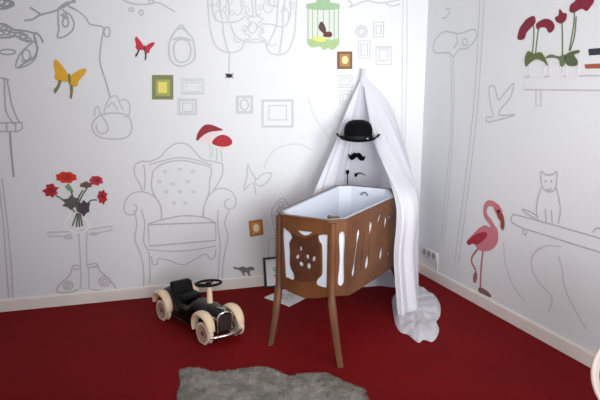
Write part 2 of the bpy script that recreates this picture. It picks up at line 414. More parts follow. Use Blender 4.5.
def cloth_part(name, k0, k1, amp, freq, sub=8):
    rows = []
    for l in range(nlev):
        rows.append(catmull([cv[k][l] for k in range(k0, k1+1)], sub))
    bm = bmesh.new(); V = []
    n = len(rows[0])
    for l, row in enumerate(rows):
        f = min(1, l/8)*min(1, max(.15, l/(nlev*.5))); vr = []
        for i, p in enumerate(row):
            a = row[max(0, i-1)]; b = row[min(n-1, i+1)]; t = (b-a)
            nn = Vector((t.y, -t.x, 0)); nn = nn.normalized() if nn.length > 1e-6 else Vector()
            ph = i/(sub)*freq
            dz = amp*f*(math.sin(ph*2*PI+.6*math.sin(l*.17+k0))+.5*math.sin(ph*4.3*PI+l*.08))
            q = p+nn*dz
            q.y = min(q.y, -.03); q.z = max(q.z, .006); vr.append(bm.verts.new(q))
        V.append(vr)
    for a, b in zip(V, V[1:]):
        for i in range(n-1): bm.faces.new((a[i], a[i+1], b[i+1], b[i]))
    o = obj(name, bm, TULLE, canopy)
    md = o.modifiers.new('thickness', 'SOLIDIFY'); md.thickness = .004; md.offset = 0
    return o
cloth_part('left_drape', 0, 2, .009, 1.2)
cloth_part('back_panel', 2, 5, .005, 1.3)
cloth_part('right_drape', 5, 10, .016, .85)
# gathered knot at the hook
bm = bmesh.new(); lathe(bm, [(.012, .05), (.018, .045), (.012, .02), (.02, 0), (.03, -.05), (.034, -.09), (.0, -.092)], hook+Vector((0, -.01, 0)), 16)
obj('gathered_top', bm, TULLE, canopy)
bm = bmesh.new(); tube(bm, [Vector((hook.x, -.0005, hook.z+.045)), Vector((hook.x, -.04, hook.z+.045)), Vector((hook.x, -.065, hook.z+.04)), Vector((hook.x, -.072, hook.z+.06))], .004, 8)
obj('hook', bm, PLASTIC, canopy)
def blob(outline, ctr, hfun, nr=14, na=96):
    """heightfield inside an outline on the floor"""
    P = catmull([Vector((p.x, p.y, 0)) for p in outline], 12, True); N = len(P)
    bm = bmesh.new(); rings = []
    for j in range(nr+1):
        r = 1-j/nr; ring = []
        for k in range(na):
            q = P[int(k*N/na) % N]; v = ctr+(q-ctr)*max(r, .002); z = hfun(v, r, k/na*2*PI); ring.append(bm.verts.new((v.x, v.y, max(z, .002))))
        rings.append(ring)
    for a, b in zip(rings, rings[1:]):
        for k in range(na): bm.faces.new((a[k], a[(k+1) % na], b[(k+1) % na], b[k]))
    bm.faces.new(rings[-1])
    low = [bm.verts.new((v.co.x, v.co.y, .001)) for v in rings[0]]
    for k in range(na): bm.faces.new((low[k], low[(k+1) % na], rings[0][(k+1) % na], rings[0][k]))
    bm.faces.new(low)
    return bm
out = [on_floor(x, y) for x, y in [(393, 298), (393, 312), (395, 323), (400, 332), (408, 335), (414, 340), (419, 343), (424, 340), (432, 342), (437, 337), (439, 330), (436, 323), (440, 316), (440, 306), (435, 297), (427, 292), (417, 288), (405, 290)]]
ctr = on_floor(412, 308); ctr.z = 0
def hp(v, r, a):
    n = noise.noise(Vector((v.x*9, v.y*9, 0))); n2 = noise.noise(Vector((v.x*22+3, v.y*22, 1)))
    rid = abs(math.sin(a*3.2+n*2.2))
    e = min(1, (1-r)*7)
    return .010+e*(.018+.022*rid*(1-abs(n))+.016*n+.006*n2)+.018*(1-r)
obj('pooled_hem', blob(out, ctr, hp, 20, 160), TULLE, canopy)
out = [on_floor(x, y) for x, y in [(345, 284), (360, 276), (378, 271), (396, 268), (405, 276), (398, 287), (380, 286), (362, 287)]]
ctr = on_floor(380, 279); ctr.z = 0
obj('pooled_hem', blob(out, ctr, hp, 14, 110), TULLE, canopy)

# bowler hat, hanging in front of the canopy
hc = on_back(358, 139.5, -.34)
hat = thing('bowler_hat', 'black bowler hat hung on the front of the white canopy above the crib', 'hat', hc, -math.radians(24))
bm = bmesh.new(); lathe(bm, [(.105, .0), (.114, .012), (.118, .05), (.116, .09), (.104, .125), (.08, .148), (.045, .160), (.0, .163)], (0, 0, 0), 40)
for v in bm.verts: v.co.y *= 1.12
obj('crown', bm, BLACK, hat, world=False)
bm = bmesh.new(); rings = []
for k in range(48):
    a = 2*PI*k/48; c, s = math.cos(a), math.sin(a)
    def rp_(r, dz):
        up = .030*(abs(c)**2.2)*((r-.10)/.075)**1.3 if r > .1 else 0
        return Vector((c*r, s*r*1.12, dz+up-.004))
    rings.append([rp_(.10, .004), rp_(.14, .002), rp_(.168, .005), rp_(.180, .012), rp_(.182, .018), rp_(.174, .014), rp_(.14, -.006), rp_(.10, -.004)])
R = [[bm.verts.new(q) for q in r] for r in rings]
for i in range(48):
    for k in range(8): bm.faces.new((R[i][k], R[i][(k+1) % 8], R[(i+1) % 48][(k+1) % 8], R[(i+1) % 48][k]))
obj('brim', bm, BLACK, hat, world=False)
bm = bmesh.new()
prof = [(.1155, .008), (.1195, .010), (.1215, .034), (.118, .036)]
lathe(bm, prof, (0, 0, 0), 40)
for v in bm.verts: v.co.y *= 1.12
obj('hat_band', bm, C(16, 16, 18), hat, world=False)
bm = bmesh.new(); bmesh.ops.create_icosphere(bm, subdivisions=2, radius=.011, matrix=Matrix.Translation((.077, -.108, .012)))
pn = obj('hat_spot', bm, PAPER, hat, world=False); pn['label'] = 'small white spot'  # small white ball for the pale spot beside the crown
for ch in hat.children: ch.data.transform(Matrix.Scale(.93, 4))
bm = bmesh.new(); tube(bm, [hc+Vector((0, 0, .148)), hc+Vector((.01, .05, .23)), Vector((hook.x, -.074, hook.z+.045))], .0015, 6)
obj('hanging_thread', bm, PAPER, hat)

# felt shapes on the back of the canopy
def felt(name, pieces, label, cat, y=-.125):
    bm = bmesh.new()
    for pts in pieces:
        P = catmull([on_back(x, yy, y) for x, yy in pts], 4, True); prism(bm, [[(p.x, p.z) for p in P]], (0, y, 0), (1, 0, 0), (0, 0, 1), (0, -.004, 0))
    o = obj(name, bm, BLACK, smooth=False); centre(o); return tag(o, label, cat)
felt('felt_moustache', [T(315, 110, 6.667, [(220, 290), (236, 302), (250, 292), (266, 284), (278, 290), (292, 284), (308, 296), (320, 312), (334, 306), (326, 334), (306, 338), (290, 326), (278, 314), (262, 326), (244, 334), (230, 322)])], 'curly black moustache cut-out directly under the bowler hat', 'decoration')
felt('felt_pipe', [T(310, 150, 6.667, [(242, 135), (258, 135), (260, 155), (253, 165), (252, 225), (247, 225), (247, 165), (241, 155)])], 'thin black upright cut-out under the moustache, left of the monocle', 'decoration')
felt('felt_monocle', [T(310, 150, 6.667, [(298, 160), (308, 155), (320, 152), (340, 152), (358, 160), (375, 172), (358, 166), (338, 158), (318, 162), (312, 176), (300, 178)])], 'small black monocle cut-out with a trailing cord above the crib rim', 'decoration')

# ================================================================ TOY CAR
nf, nr_ = Vector((-2.088, -1.002, 0)), Vector((-2.284, -.506, 0)); hd = (nf-nr_).normalized(); WB = (nf-nr_).length
left = Vector((-hd.y, hd.x, 0))
TRK = .235; crear = nr_+left*(TRK/2)
car = thing('ride_on_car', 'black vintage style ride-on toy car with cream mudguards on the red floor', 'toy car', (crear.x, crear.y, 0), math.atan2(hd.y, hd.x))
CW_ = False
WR = .067
def sect(x, hw, z0, z1, pw=2.6, n=20):
    zc, hz = (z0+z1)/2, (z1-z0)/2; out = []
    for k in range(n):
        a = 2*PI*k/n; c, s = math.cos(a), math.sin(a)
        out.append(Vector((x, hw*abs(c)**(2/pw)*(1 if c > 0 else -1), zc+hz*abs(s)**(2/pw)*(1 if s > 0 else -1))))
    return out
bm = bmesh.new()
loft(bm, [sect(-.135, .02, .10, .13), sect(-.125, .06, .075, .165), sect(-.09, .09, .06, .20), sect(-.03, .092, .055, .225), sect(.05, .093, .055, .225), sect(.10, .092, .05, .19),
          sect(.17, .088, .05, .165), sect(.24, .087, .05, .168), sect(.275, .086, .05, .195), sect(.30, .085, .05, .210), sect(.33, .074, .05, .206), sect(.42, .082, .05, .212), sect(.52, .07, .05, .198), sect(.575, .062, .052, .190)])
obj('body', bm, BLACKG, car, world=False)
bm = bmesh.new(); box(bm, .08, .20, -.075, .075, .165, .205); bevel(bm, .014, 3)
obj('seat', bm, BLACKS, car, world=False)
bm = bmesh.new(); box(bm, .035, .095, -.078, .078, .18, .268)
for v in bm.verts:
    if v.co.z > .25: v.co.x -= .03
bevel(bm, .018, 3); obj('backrest', bm, BLACKS, car, world=False)
# grille, surround, ornament, bumper, lamps
bm = bmesh.new(); box(bm, .572, .590, -.046, .046, .065, .176); bevel(bm, .004, 2); gr = obj('grille', bm, GRILLE, car, world=False)
bm = bmesh.new()
for k in range(9): box(bm, .5895, .593, -.040+k*.01-.0015, -.040+k*.01+.0015, .072, .168)
obj('grille_bars', bm, mat('grille_bar_metal', (120, 108, 104), .35, metal=.8), gr, world=False); 
bm = bmesh.new(); tube(bm, [(.583, -.052, .06), (.583, -.052, .165), (.583, -.036, .184), (.583, 0, .192), (.583, .036, .184), (.583, .052, .165), (.583, .052, .06)], .007, 8)
obj('grille_surround', bm, CHROME, car, world=False)
bm = bmesh.new(); tube(bm, [(.50, 0, .202), (.55, 0, .207), (.585, 0, .215), (.60, 0, .206)], [.003, .006, .008, .004], 8); obj('hood_ornament', bm, CHROME, car, world=False)
bm = bmesh.new(); tube(bm, catmull([(.60, -.115, .055), (.622, -.08, .055), (.632, 0, .055), (.622, .08, .055), (.60, .115, .055)], 5), .011, 10); obj('bumper', bm, CHROME, car, world=False)
for s in (-1, 1):
    bm = bmesh.new(); lathe(bm, [(.0, -.025), (.014, -.02), (.022, 0), (.022, .008), (.018, .012), (0, .013)], (.560, s*.072, .150), 16, 'x'); obj('headlamp', bm, CHROME, car, world=False)
# steering
bm = bmesh.new(); tube(bm, [(.415, 0, .20), (.41, 0, .325)], [.020, .016], 14); col_ = obj('steering_column', bm, CREAM, car, world=False); col_['label'] = 'cream steering column'
bm = bmesh.new(); ax = Vector((-.10, .05, 1)).normalized(); u = Vector((0, 1, 0)); v_ = ax.cross(u); cc = Vector((.40, 0, .338))
Pn = [cc+(u*math.cos(2*PI*k/36)+v_*math.sin(2*PI*k/36))*.082 for k in range(37)]
tube(bm, Pn, .0085, 8, cap=False)
for k in range(3):
    a = 2*PI*k/3+.5; tube(bm, [cc-ax*.008, cc+(u*math.cos(a)+v_*math.sin(a))*.08], .005, 6)
tube(bm, [cc-ax*.02, cc+ax*.006], .018, 14)
obj('steering_wheel', bm, BLACKS, car, world=False)
# mudguards and wheels
for x, a0, a1 in ((0, -8, 178), (WB, 4, 200)):
    for s in (-1, 1):
        yc = s*(TRK/2); bm = bmesh.new(); rings = []
        for k in range(21):
            t = k/20; a = math.radians(a0+(a1-a0)*t); R_ = WR+.028+.016*t
            c = Vector((x-.022+R_*math.cos(a), yc-s*.006, WR+.022+R_*math.sin(a)*.92)); rad = Vector((math.cos(a), 0, math.sin(a)))
            wd = .036; f = .55+.45*math.sin(PI*min(1, max(0, t*.9+.08)))
            rings.append([c+Vector((0, 1, 0))*wd*f*math.cos(q)+rad*.020*f*math.sin(q) for q in [2*PI*i/12 for i in range(12)]])
        loft(bm, rings); mg = obj('mudguard', bm, CREAM, car, world=False); mg['label'] = 'cream mudguard'
        w = obj('wheel', (lambda b: (lathe(b, [(.020, -.012), (.050, -.014), (.058, -.020), (.074, -.018), (WR, -.008), (WR, .008), (.074, .018), (.058, .020), (.050, .014), (.020, .012)], (x, yc, WR), 36, 'y'), b)[1])(bmesh.new()), CREAMW, car, world=False)
        w['label'] = 'cream wheel'
        hb = obj('hub', (lambda b: (lathe(b, [(0, -.022), (.012, -.021), (.019, -.014), (.019, .014), (.012, .021), (0, .022)], (x, yc, WR), 20, 'y'), b)[1])(bmesh.new()), HUB, w, world=False)
        gr_ = obj('wheel_groove', (lambda b: (lathe(b, [(.046, -.0155), (.056, -.019), (.056, -.0205), (.050, -.0195), (.044, -.0165)], (x, yc, WR), 36, 'y') if s < 0 else lathe(b, [(.044, .0165), (.050, .0195), (.056, .0205), (.056, .019), (.046, .0155)], (x, yc, WR), 36, 'y'), b)[1])(bmesh.new()), C(170, 140, 122), w, world=False)
for x in (0, WB):
    bm = bmesh.new(); tube(bm, [(x, -TRK/2+.01, WR), (x, TRK/2-.01, WR)], .008, 8); obj('axle', bm, HUB, car, world=False)
# side running board
for s in (-1, 1):
    bm = bmesh.new(); box(bm, .10, WB-.12, min(s*.085, s*.115), max(s*.085, s*.115), .055, .068); bevel(bm, .004, 1); obj('running_board', bm, BLACKG, car, world=False)

# ================================================================ FLOOR THINGS
# fur rug
out = [on_floor(x, y) for x, y in [(180, 374), (184, 371), (191, 370), (203, 372.5), (215, 375), (227, 373), (240, 371.5), (252, 370), (261, 369.5), (268, 371), (275, 373), (283, 377), (291, 379), (300, 377), (310, 376), (324, 375.5), (331, 378), (338, 381), (345, 385), (352, 387), (359, 390), (364, 393), (367, 400)]]
out += [Vector((-1.42, -2.20, 0)), Vector((-1.62, -2.44, 0)), Vector((-1.84, -2.40, 0)), Vector((-2.05, -2.46, 0)), Vector((-2.28, -2.33, 0)), Vector((-2.42, -2.1, 0)), Vector((-2.36, -1.85, 0))]
out += [on_floor(177, 398), on_floor(181, 386)]
ctr = Vector((-1.9, -1.95, 0))
def hr(v, r, a):
    e = min(1, (1-r)*9)
    return .006+e*(.026+.010*noise.noise(Vector((v.x*7, v.y*7, 0)))+.007*noise.noise(Vector((v.x*24, v.y*24, 3)))+.005*noise.noise(Vector((v.x*60, v.y*60, 5))))
rg = obj('fur_rug', blob(out, ctr, hr, 46, 300), FUR); centre(rg)
tag(rg, 'grey fur hide rug with a wavy outline lying on the red floor', 'rug')
# short tufts along and over the hide
bm = bmesh.new(); OL = catmull([Vector((p.x, p.y, 0)) for p in out], 12, True)
for i in range(5200):
    if i < 1500: q = OL[random.randrange(len(OL))]; r = random.uniform(.965, 1.0); base = ctr+(q-ctr)*r
    else: q = OL[random.randrange(len(OL))]; base = ctr+(q-ctr)*math.sqrt(random.random())*.98; r = (base-ctr).length/max((q-ctr).length, 1e-3)
    z = hr(base, r, 0); a = random.uniform(0, 2*PI); d = Vector((math.cos(a), math.sin(a), 0))*.012+(q-ctr).normalized()*.006; s = Vector((-d.y, d.x, 0)).normalized()*.003
    b = Vector((base.x, base.y, z-.002)); bm.faces.new([bm.verts.new(b-s), bm.verts.new(b+s), bm.verts.new(b+d+Vector((0, 0, .010)))])
hair = obj('fur_tufts', bm, FUR, rg, world=True, smooth=False); hair['kind'] = 'stuff'
# paper sheet on the floor under the crib
sheet = [on_floor(x, y) for x, y in [(264, 298), (285, 289.5), (308, 297.5), (289, 307)]]
bm = bmesh.new(); nn = 8; V = []
for i in range(nn+1):
    row = []
    for j in range(nn+1):
        a, b = i/nn, j/nn; p = (sheet[0]*(1-a)+sheet[1]*a)*(1-b)+(sheet[3]*(1-a)+sheet[2]*a)*b
        row.append(bm.verts.new((p.x, p.y, .004+.006*abs(noise.noise(Vector((a*2, b*2, 0)))))))
    V.append(row)
for i in range(nn):
    for j in range(nn): bm.faces.new((V[i][j], V[i+1][j], V[i+1][j+1], V[i][j+1]))
r_ = bmesh.ops.extrude_face_region(bm, geom=list(bm.faces)); bmesh.ops.translate(bm, verts=[g for g in r_['geom'] if isinstance(g, bmesh.types.BMVert)], vec=(0, 0, -.003))
ps = thing('floor_sheet', 'square pale printed sheet lying flat on the floor behind the crib leg', 'paper sheet', sum(sheet, Vector())/4)
obj('sheet', bm, PAPER, ps)
bm = bmesh.new()
cen = sum(sheet, Vector())/4
for k in range(7):
    a = 2*PI*k/7; q = cen+Vector((math.cos(a), math.sin(a), 0))*.045+Vector((0, 0, .0125))
    bmesh.ops.create_cone(bm, cap_ends=True, segments=8, radius1=.012, radius2=.012, depth=.001, matrix=Matrix.Translation(q))
pr = obj('printed_flower', bm, C(176, 170, 160), ps)
# black picture frame leaning on the wall
f0 = Vector((-1.428, -.075, 0)); FWd, FH = .235, .245; tilt = math.atan2(.052, FH)
pf = thing('leaning_picture', 'black framed picture with a wide white mount leaning on the wall behind the crib', 'picture', f0)
pf.rotation_euler = (-tilt, 0, math.radians(1.5))
def frm(x0, x1, z0, z1, b, d0, d1):
    bm = bmesh.new(); prism(bm, [[(x0, z0), (x1, z0), (x1, z1), (x0, z1)], [(x0+b, z0+b), (x0+b, z1-b), (x1-b, z1-b), (x1-b, z0+b)]], (0, d0, 0), (1, 0, 0), (0, 0, 1), (0, d1-d0, 0)); return bm
obj('frame', frm(0, FWd, 0, FH, .013, -.012, .008), C(24, 20, 22), pf, world=False, smooth=False)
bm = bmesh.new(); box(bm, .015, FWd-.015, -.003, .003, .015, FH-.015); obj('mount', bm, PAPER, pf, world=False)
bm = bmesh.new()
for cx, cz, rx, rz in ((.085, .15, .014, .02), (.10, .125, .012, .016), (.088, .095, .016, .012)):
    prism(bm, [[(cx+rx*math.cos(2*PI*k/10), cz+rz*math.sin(2*PI*k/10)) for k in range(10)]], (0, -.0032, 0), (1, 0, 0), (0, 0, 1), (0, -.001, 0))
obj('print', bm, C(150, 190, 172), pf, world=False)
# triple wall socket
a, b = on_right(423, 253), on_right(438, 259); zc = on_right(430, 254).z
so = thing('wall_socket', 'white triple power socket low on the right wall beside the canopy', 'socket', (-.0005, (a.y+b.y)/2, zc-.04))
hw = abs(a.y-b.y)/2
bm = bmesh.new(); box(bm, -.014, 0, -hw, hw, 0, .085); bevel(bm, .004, 2); pl = obj('cover_plate', bm, PLASTIC, so, world=False)
for k in range(3):
    y = (k-1)*hw*.62
    bm = bmesh.new(); lathe(bm, [(0, -.0145), (.020, -.0145), (.026, -.0165), (.028, -.0165), (.028, -.0142)], (0, y, .0425), 24, 'x'); sk = obj('socket_insert', bm, SOCKD, so, world=False)
bm = bmesh.new(); yc_ = so.location.y-hw-.012
tube(bm, [(-.008, -hw-.012, .06), (-.008, -hw-.014, .0), (-.012, -hw-.016, -.08)], .005, 8); cb = obj('cable', bm, PLASTIC, so, world=False)
# low round chair with a cream hoop rim, cut off by the right edge
pc = CAM+ray(646, 379)*2.45; gx = Vector((pc.x, pc.y, 0))
rc = thing('round_chair', 'low round chair with cream hoop rim and dark cushion, by the right wall', 'chair', gx)
nn_ = (CAM-pc).normalized()+Vector((0, 0, .25)); nn_.normalize(); uu = Vector((0, 0, 1)).cross(nn_).normalized(); ww_ = nn_.cross(uu)
CR = mat('cream_cane', (208, 192, 184), .55, bump=.3, bscale=120)
bm = bmesh.new(); tube(bm, [pc+(uu*math.cos(2*PI*k/56)+ww_*math.sin(2*PI*k/56))*.188 for k in range(57)], .012, 10, cap=False); obj('hoop_rim', bm, CR, rc)
bm = bmesh.new(); rings = []
for rr, h in ((.184, -.004), (.17, -.05), (.13, -.09), (.07, -.115), (.01, -.12)): rings.append([pc+nn_*h+(uu*math.cos(2*PI*k/40)+ww_*math.sin(2*PI*k/40))*rr for k in range(40)])
loft(bm, rings, cap=False); sb = obj('seat_bowl', bm, CR, rc); md = sb.modifiers.new('thickness', 'SOLIDIFY'); md.thickness = .008
bm = bmesh.new(); rings = []
for rr, h in ((.01, .005), (.09, .0), (.15, -.012), (.168, -.03), (.155, -.05), (.11, -.075), (.01, -.095)): rings.append([pc+nn_*(h+.0)+(uu*math.cos(2*PI*k/40)+ww_*math.sin(2*PI*k/40))*rr for k in range(40)])
loft(bm, rings); cu = obj('cushion', bm, C(62, 58, 50), rc); cu['label'] = 'dark olive cushion'
back_ = pc-nn_*.10; low = min(.2, back_.z-.1)
for k in range(4):
    a = PI/4+k*PI/2; d = Vector((math.cos(a), math.sin(a), 0)); b0 = Vector((back_.x, back_.y, 0))
    bm = bmesh.new(); tube(bm, catmull([back_+d*.03-nn_*.015, b0+d*.07+Vector((0, 0, back_.z*.5)), b0+d*.13+Vector((0, 0, .0))], 5), .010, 8); obj('leg', bm, CR, rc)

# ================================================================ COLOURED SHAPES ON THE BACK WALL
def butterfly(pre, cx, cy, s, rot, cwing, cbody, label):
    t = wthing('wall_butterfly', label, 'wall sticker', cx, cy+s*.9, 'b')
    c, q = math.cos(rot), math.sin(rot)
    f = lambda pts: [(cx+s*(x*c-y*q), cy+s*(x*q+y*c)) for x, y in pts]
    wpoly('wing', f([(-.03, .2), (-.25, -.25), (-.55, -.62), (-.80, -.85), (-.92, -.6), (-.82, -.1), (-.85, .2), (-.70, .38), (-.4, .42), (-.1, .45)]), 'b', cwing, t)
    wpoly('wing', f([(.0, .2), (.25, -.05), (.6, -.25), (.95, -.30), (.90, -.05), (.65, .25), (.50, .45), (.45, .68), (.2, .72), (.02, .48)]), 'b', cwing, t)
    wpoly('body', f([(-.07, .0), (.03, .0), (.08, .35), (.02, .62), (-.08, .40)]), 'b', cbody, t, off=.002)
    wpoly('tail', f([(-.62, .38), (-.45, .40), (-.62, .85), (-.85, 1.12), (-.88, .88), (-.7, .65)]), 'b', cbody, t, off=.0022)
    wpoly('tail', f([(.02, .6), (.18, .66), (.2, 1.0), (.12, 1.4), (.02, 1.35), (.04, 1.0)]), 'b', cbody, t, off=.0022)
butterfly('y', 69.5, 74, 17.5, 0, C(216, 160, 40), C(120, 118, 70), 'large yellow butterfly sticker on the white wall at upper left')
butterfly('r', 144.5, 45.5, 10.5, 0.0, C(190, 42, 66), C(84, 60, 60), 'small red butterfly sticker high on the white wall above the green frame')

t = wthing('wall_frame', 'olive green picture frame with a bright yellow centre, left of the pencil frames', 'wall picture', 162, 100, 'b')
wpoly('frame_border', rp(152, 75, 173.3, 99.5), 'b', C(122, 126, 84), t, smooth=False)
wpoly('inner_border', rp(155.5, 79.5, 170, 96), 'b', C(158, 162, 92), t, off=.002, smooth=False)
wpoly('picture', rp(158, 82, 167, 93), 'b', C(218, 208, 104), t, off=.0032, smooth=False)
t = wthing('wall_frame', 'small brown square frame with a pale gold centre beside the canopy top', 'wall picture', 345, 69, 'b')
wpoly('frame_border', rp(337, 51.5, 352.2, 69), 'b', C(124, 86, 66), t, smooth=False)
wpoly('inner_border', rp(339.6, 54, 349.8, 66.5), 'b', C(168, 132, 78), t, off=.002, smooth=False)
wpoly('picture', ell(344.8, 60, 3.2, 4), 'b', C(244, 214, 150), t, off=.0032)
t = wthing('wall_frame', 'small orange gold frame low on the wall between the armchair drawing and the crib', 'wall picture', 256, 236, 'b')
wpoly('frame_border', [(248.5, 221), (262.3, 219), (263.5, 234.6), (250, 237)], 'b', C(172, 106, 56), t, smooth=False)
wpoly('inner_border', [(251, 223.2), (260.4, 221.8), (261.2, 232.6), (252, 234.2)], 'b', C(196, 140, 74), t, off=.002, smooth=False)
wpoly('picture', ell(256.2, 228, 3.0, 4), 'b', C(240, 218, 190), t, off=.0032)

# toadstools
t = wthing('wall_toadstool', 'red capped toadstool sticker, the left one leaning over the armchair drawing', 'wall sticker', 204, 165, 'b')
tt = lambda p: T(110, 110, 4, p)
wpoly('cap', tt([(345, 120), (352, 90), (375, 62), (400, 58), (430, 68), (452, 80), (430, 84), (400, 88), (375, 100), (358, 118)]), 'b', C(142, 34, 48), t)
wpoly('cap_underside', tt([(356, 118), (378, 101), (405, 90), (438, 86), (425, 100), (410, 112), (402, 135), (375, 132)]), 'b', C(222, 205, 205), t, off=.0018)
wstroke('stem', [tt([(398, 135), (402, 165), (400, 195)]), tt([(410, 140), (412, 165), (410, 190)])], 'b', C(188, 206, 200), t, 1.1)
t = wthing('wall_toadstool', 'red capped toadstool sticker, the lower right one of the pair above the armchair drawing', 'wall sticker', 219, 165, 'b')
wpoly('cap', tt([(408, 132), (420, 112), (445, 99), (470, 104), (488, 122), (485, 138), (460, 147), (430, 144)]), 'b', C(168, 34, 42), t)
wpoly('cap_rim', tt([(428, 147), (460, 150), (484, 142), (470, 156), (445, 160), (430, 156)]), 'b', C(230, 206, 206), t)
wstroke('stem', [tt([(425, 155), (428, 180), (424, 205)]), tt([(442, 158), (446, 180), (448, 205)])], 'b', C(176, 200, 190), t, 1.2)

# roses in a vase
t = wthing('wall_flower_vase', 'sticker of red roses in a clear vase above the side table drawing', 'wall sticker', 77, 232, 'b')
vv = lambda p: T(30, 160, 5, p)
def ruff(cx, cy, rx, ry, n=14, d=.16, seed=0):
    rr = random.Random(seed); return [(cx+rx*(1+(d if k % 2 else -d)*rr.random())*math.cos(2*PI*k/n), cy+ry*(1+(d if k % 2 else -d)*rr.random())*math.sin(2*PI*k/n)) for k in range(n)]
wstroke('stems', [vv([(190, 120), (210, 170), (235, 250)]), vv([(125, 175), (165, 200), (225, 260)]), vv([(285, 140), (250, 200), (238, 260)]), vv([(335, 200), (300, 205), (255, 260)]), vv([(265, 150), (240, 195), (238, 250)]),
   vv([(235, 265), (212, 330)]), vv([(240, 265), (232, 335)]), vv([(250, 265), (262, 330)]), vv([(243, 265), (248, 335)])], 'b', C(88, 100, 78), t, 1.3)
wpoly('leaves', vv(ruff(205, 212, 38, 30, 12, .3, 3)), 'b', C(86, 82, 80), t, off=.0016)
wpoly('leaves', vv(ruff(268, 238, 30, 36, 12, .3, 4)), 'b', C(74, 58, 66), t, off=.0016)
wpoly('leaf', vv([(175, 130), (200, 128), (218, 160), (205, 158), (188, 150)]), 'b', C(120, 146, 110), t, off=.0017)
wpoly('orange_red_rose', vv(ruff(182, 86, 50, 28, 16, .18, 1)), 'b', C(204, 48, 28), t, off=.0028)
wpoly('dark_red_rose', vv(ruff(106, 153, 37, 33, 14, .3, 2)), 'b', C(168, 28, 44), t, off=.0028)
wpoly('pink_rose', vv(ruff(332, 103, 33, 24, 14, .18, 5)), 'b', C(186, 50, 66), t, off=.0028)
wpoly('dark_red_rose', vv(ruff(362, 184, 24, 34, 14, .25, 6)), 'b', C(172, 28, 44), t, off=.0028)
wpoly('bud', vv(ruff(280, 125, 30, 15, 12, .3, 8)), 'b', C(104, 76, 66), t, off=.0028)
for cx, cy, rx in ((182, 84, 22), (106, 152, 15), (332, 100, 14), (362, 182, 10)):
    wstroke('petal_lines', [vv(circ(cx, cy, rx, rx*.6, 8)), vv(circ(cx+3, cy, rx*.4, rx*.25, 6))], 'b', C(112, 16, 24), t, .6, .0042)
wstroke('vase', [vv([(200, 262), (196, 285), (178, 310), (182, 340), (215, 358), (265, 358), (292, 340), (290, 310), (272, 285), (268, 262)])], 'b', C(232, 226, 226), t, 1.8)

# birdcage
t = wthing('wall_birdcage', 'light green birdcage sticker with two dark birds at the top of the wall', 'wall sticker', 323, 50, 'b')
g = lambda p: T(300, 0, 5, p)
wpoly('cage_back', g([(38, 30), (192, 30), (194, 215), (170, 228), (115, 232), (60, 225), (36, 212)]), 'b', C(206, 214, 204), t, smooth=False)
wpoly('dome', g([(82, -60), (116, -80), (150, -60), (150, 12), (198, 20), (196, 44), (150, 50), (80, 50), (32, 42), (32, 20), (82, 12)]), 'b', C(152, 184, 146), t, off=.002, smooth=False)
wstroke('bars', [sh(*g([(x, 40), (x, 225)])) for x in (40, 62, 88, 116, 146, 170, 192)], 'b', C(146, 172, 138), t, .7, .0022)
wpoly('base', g([(36, 195), (75, 200), (115, 192), (155, 200), (194, 195), (190, 222), (165, 250), (140, 240), (120, 250), (100, 232), (70, 238), (48, 230)]), 'b', C(164, 188, 134), t, off=.0032)
wpoly('bird', g([(92, 130), (105, 108), (120, 122), (130, 150), (122, 168), (108, 160), (96, 148)]), 'b', C(84, 62, 56), t, off=.0034)
wpoly('bird', g([(118, 168), (135, 158), (156, 162), (158, 182), (135, 186), (118, 182)]), 'b', C(104, 52, 48), t, off=.0034)
wpoly('seed_dish', g([(60, 190), (85, 182), (130, 190), (120, 208), (80, 206)]), 'b', C(206, 216, 120), t, off=.0046)

# spider and dinosaur
t = wthing('wall_spider', 'tiny black spider sticker hanging by a thread under the chandelier drawing', 'wall sticker', 229, 79, 'b')
wpoly('body', T(195, 0, 4.71, [(146, 352), (158, 347), (174, 352), (176, 361), (162, 367), (148, 362)]), 'b', C(28, 26, 28), t)
wstroke('legs', [T(195, 0, 4.71, p) for p in ([(160, 356), (146, 346), (142, 354)], [(160, 356), (176, 346), (181, 354)], [(160, 358), (146, 364), (144, 370)], [(160, 358), (176, 364), (179, 370)])], 'b', C(40, 38, 40), t, .5)
wstroke('thread', [sh((229.3, 51), (229, 74))], 'b', INK, t, .7)
t = wthing('wall_dinosaur', 'small dark grey dinosaur sticker just above the baseboard right of the toy car', 'wall sticker', 243, 276, 'b')
d = lambda p: T(110, 190, 3.506, p)
wpoly('body', d([(432, 268), (450, 272), (465, 268), (480, 272), (495, 268), (506, 274), (503, 282), (492, 282), (490, 292), (494, 300), (486, 300), (480, 290), (470, 290), (474, 300), (466, 298), (460, 286), (450, 280), (436, 276)]), 'b', C(112, 112, 112), t)

# ================================================================ PENCIL DRAWINGS ON THE BACK WALL
def frames(name, strokes, label, m=INK, w=1.1): return drawing(name, strokes, 'b', m, label, 'wall drawing', w, None)
frames('frame_drawing', [rect(181.5, 79, 204, 94), rect(186, 82.5, 200, 91.5), rect(183, 80.5, 202.5, 93)], 'pencil drawing of a wide double frame right of the green frame', C(186, 196, 196))
frames('frame_drawing', [rect(178, 99, 196.5, 114.5), rect(179.5, 100.5, 195, 113), rect(182.5, 103, 192.5, 111.5)], 'pencil drawing of a frame just below the wide double frame', C(176, 182, 184))
frames('frame_drawing', [rect(236.5, 96, 252.5, 113), rect(238, 97.5, 251, 111.5), T(200, 55, 5, circ(222, 248, 20, 26))], 'pencil drawing of a small square frame with an oval left of the largest frame', C(182, 183, 184), 1.4)
frames('frame_drawing', [rect(262, 100, 293, 127), rect(263.2, 101, 292, 126), rect(269, 105.5, 286.5, 120)], 'pencil drawing of the largest square frame, left of the canopy top', C(182, 183, 184), 1.2)
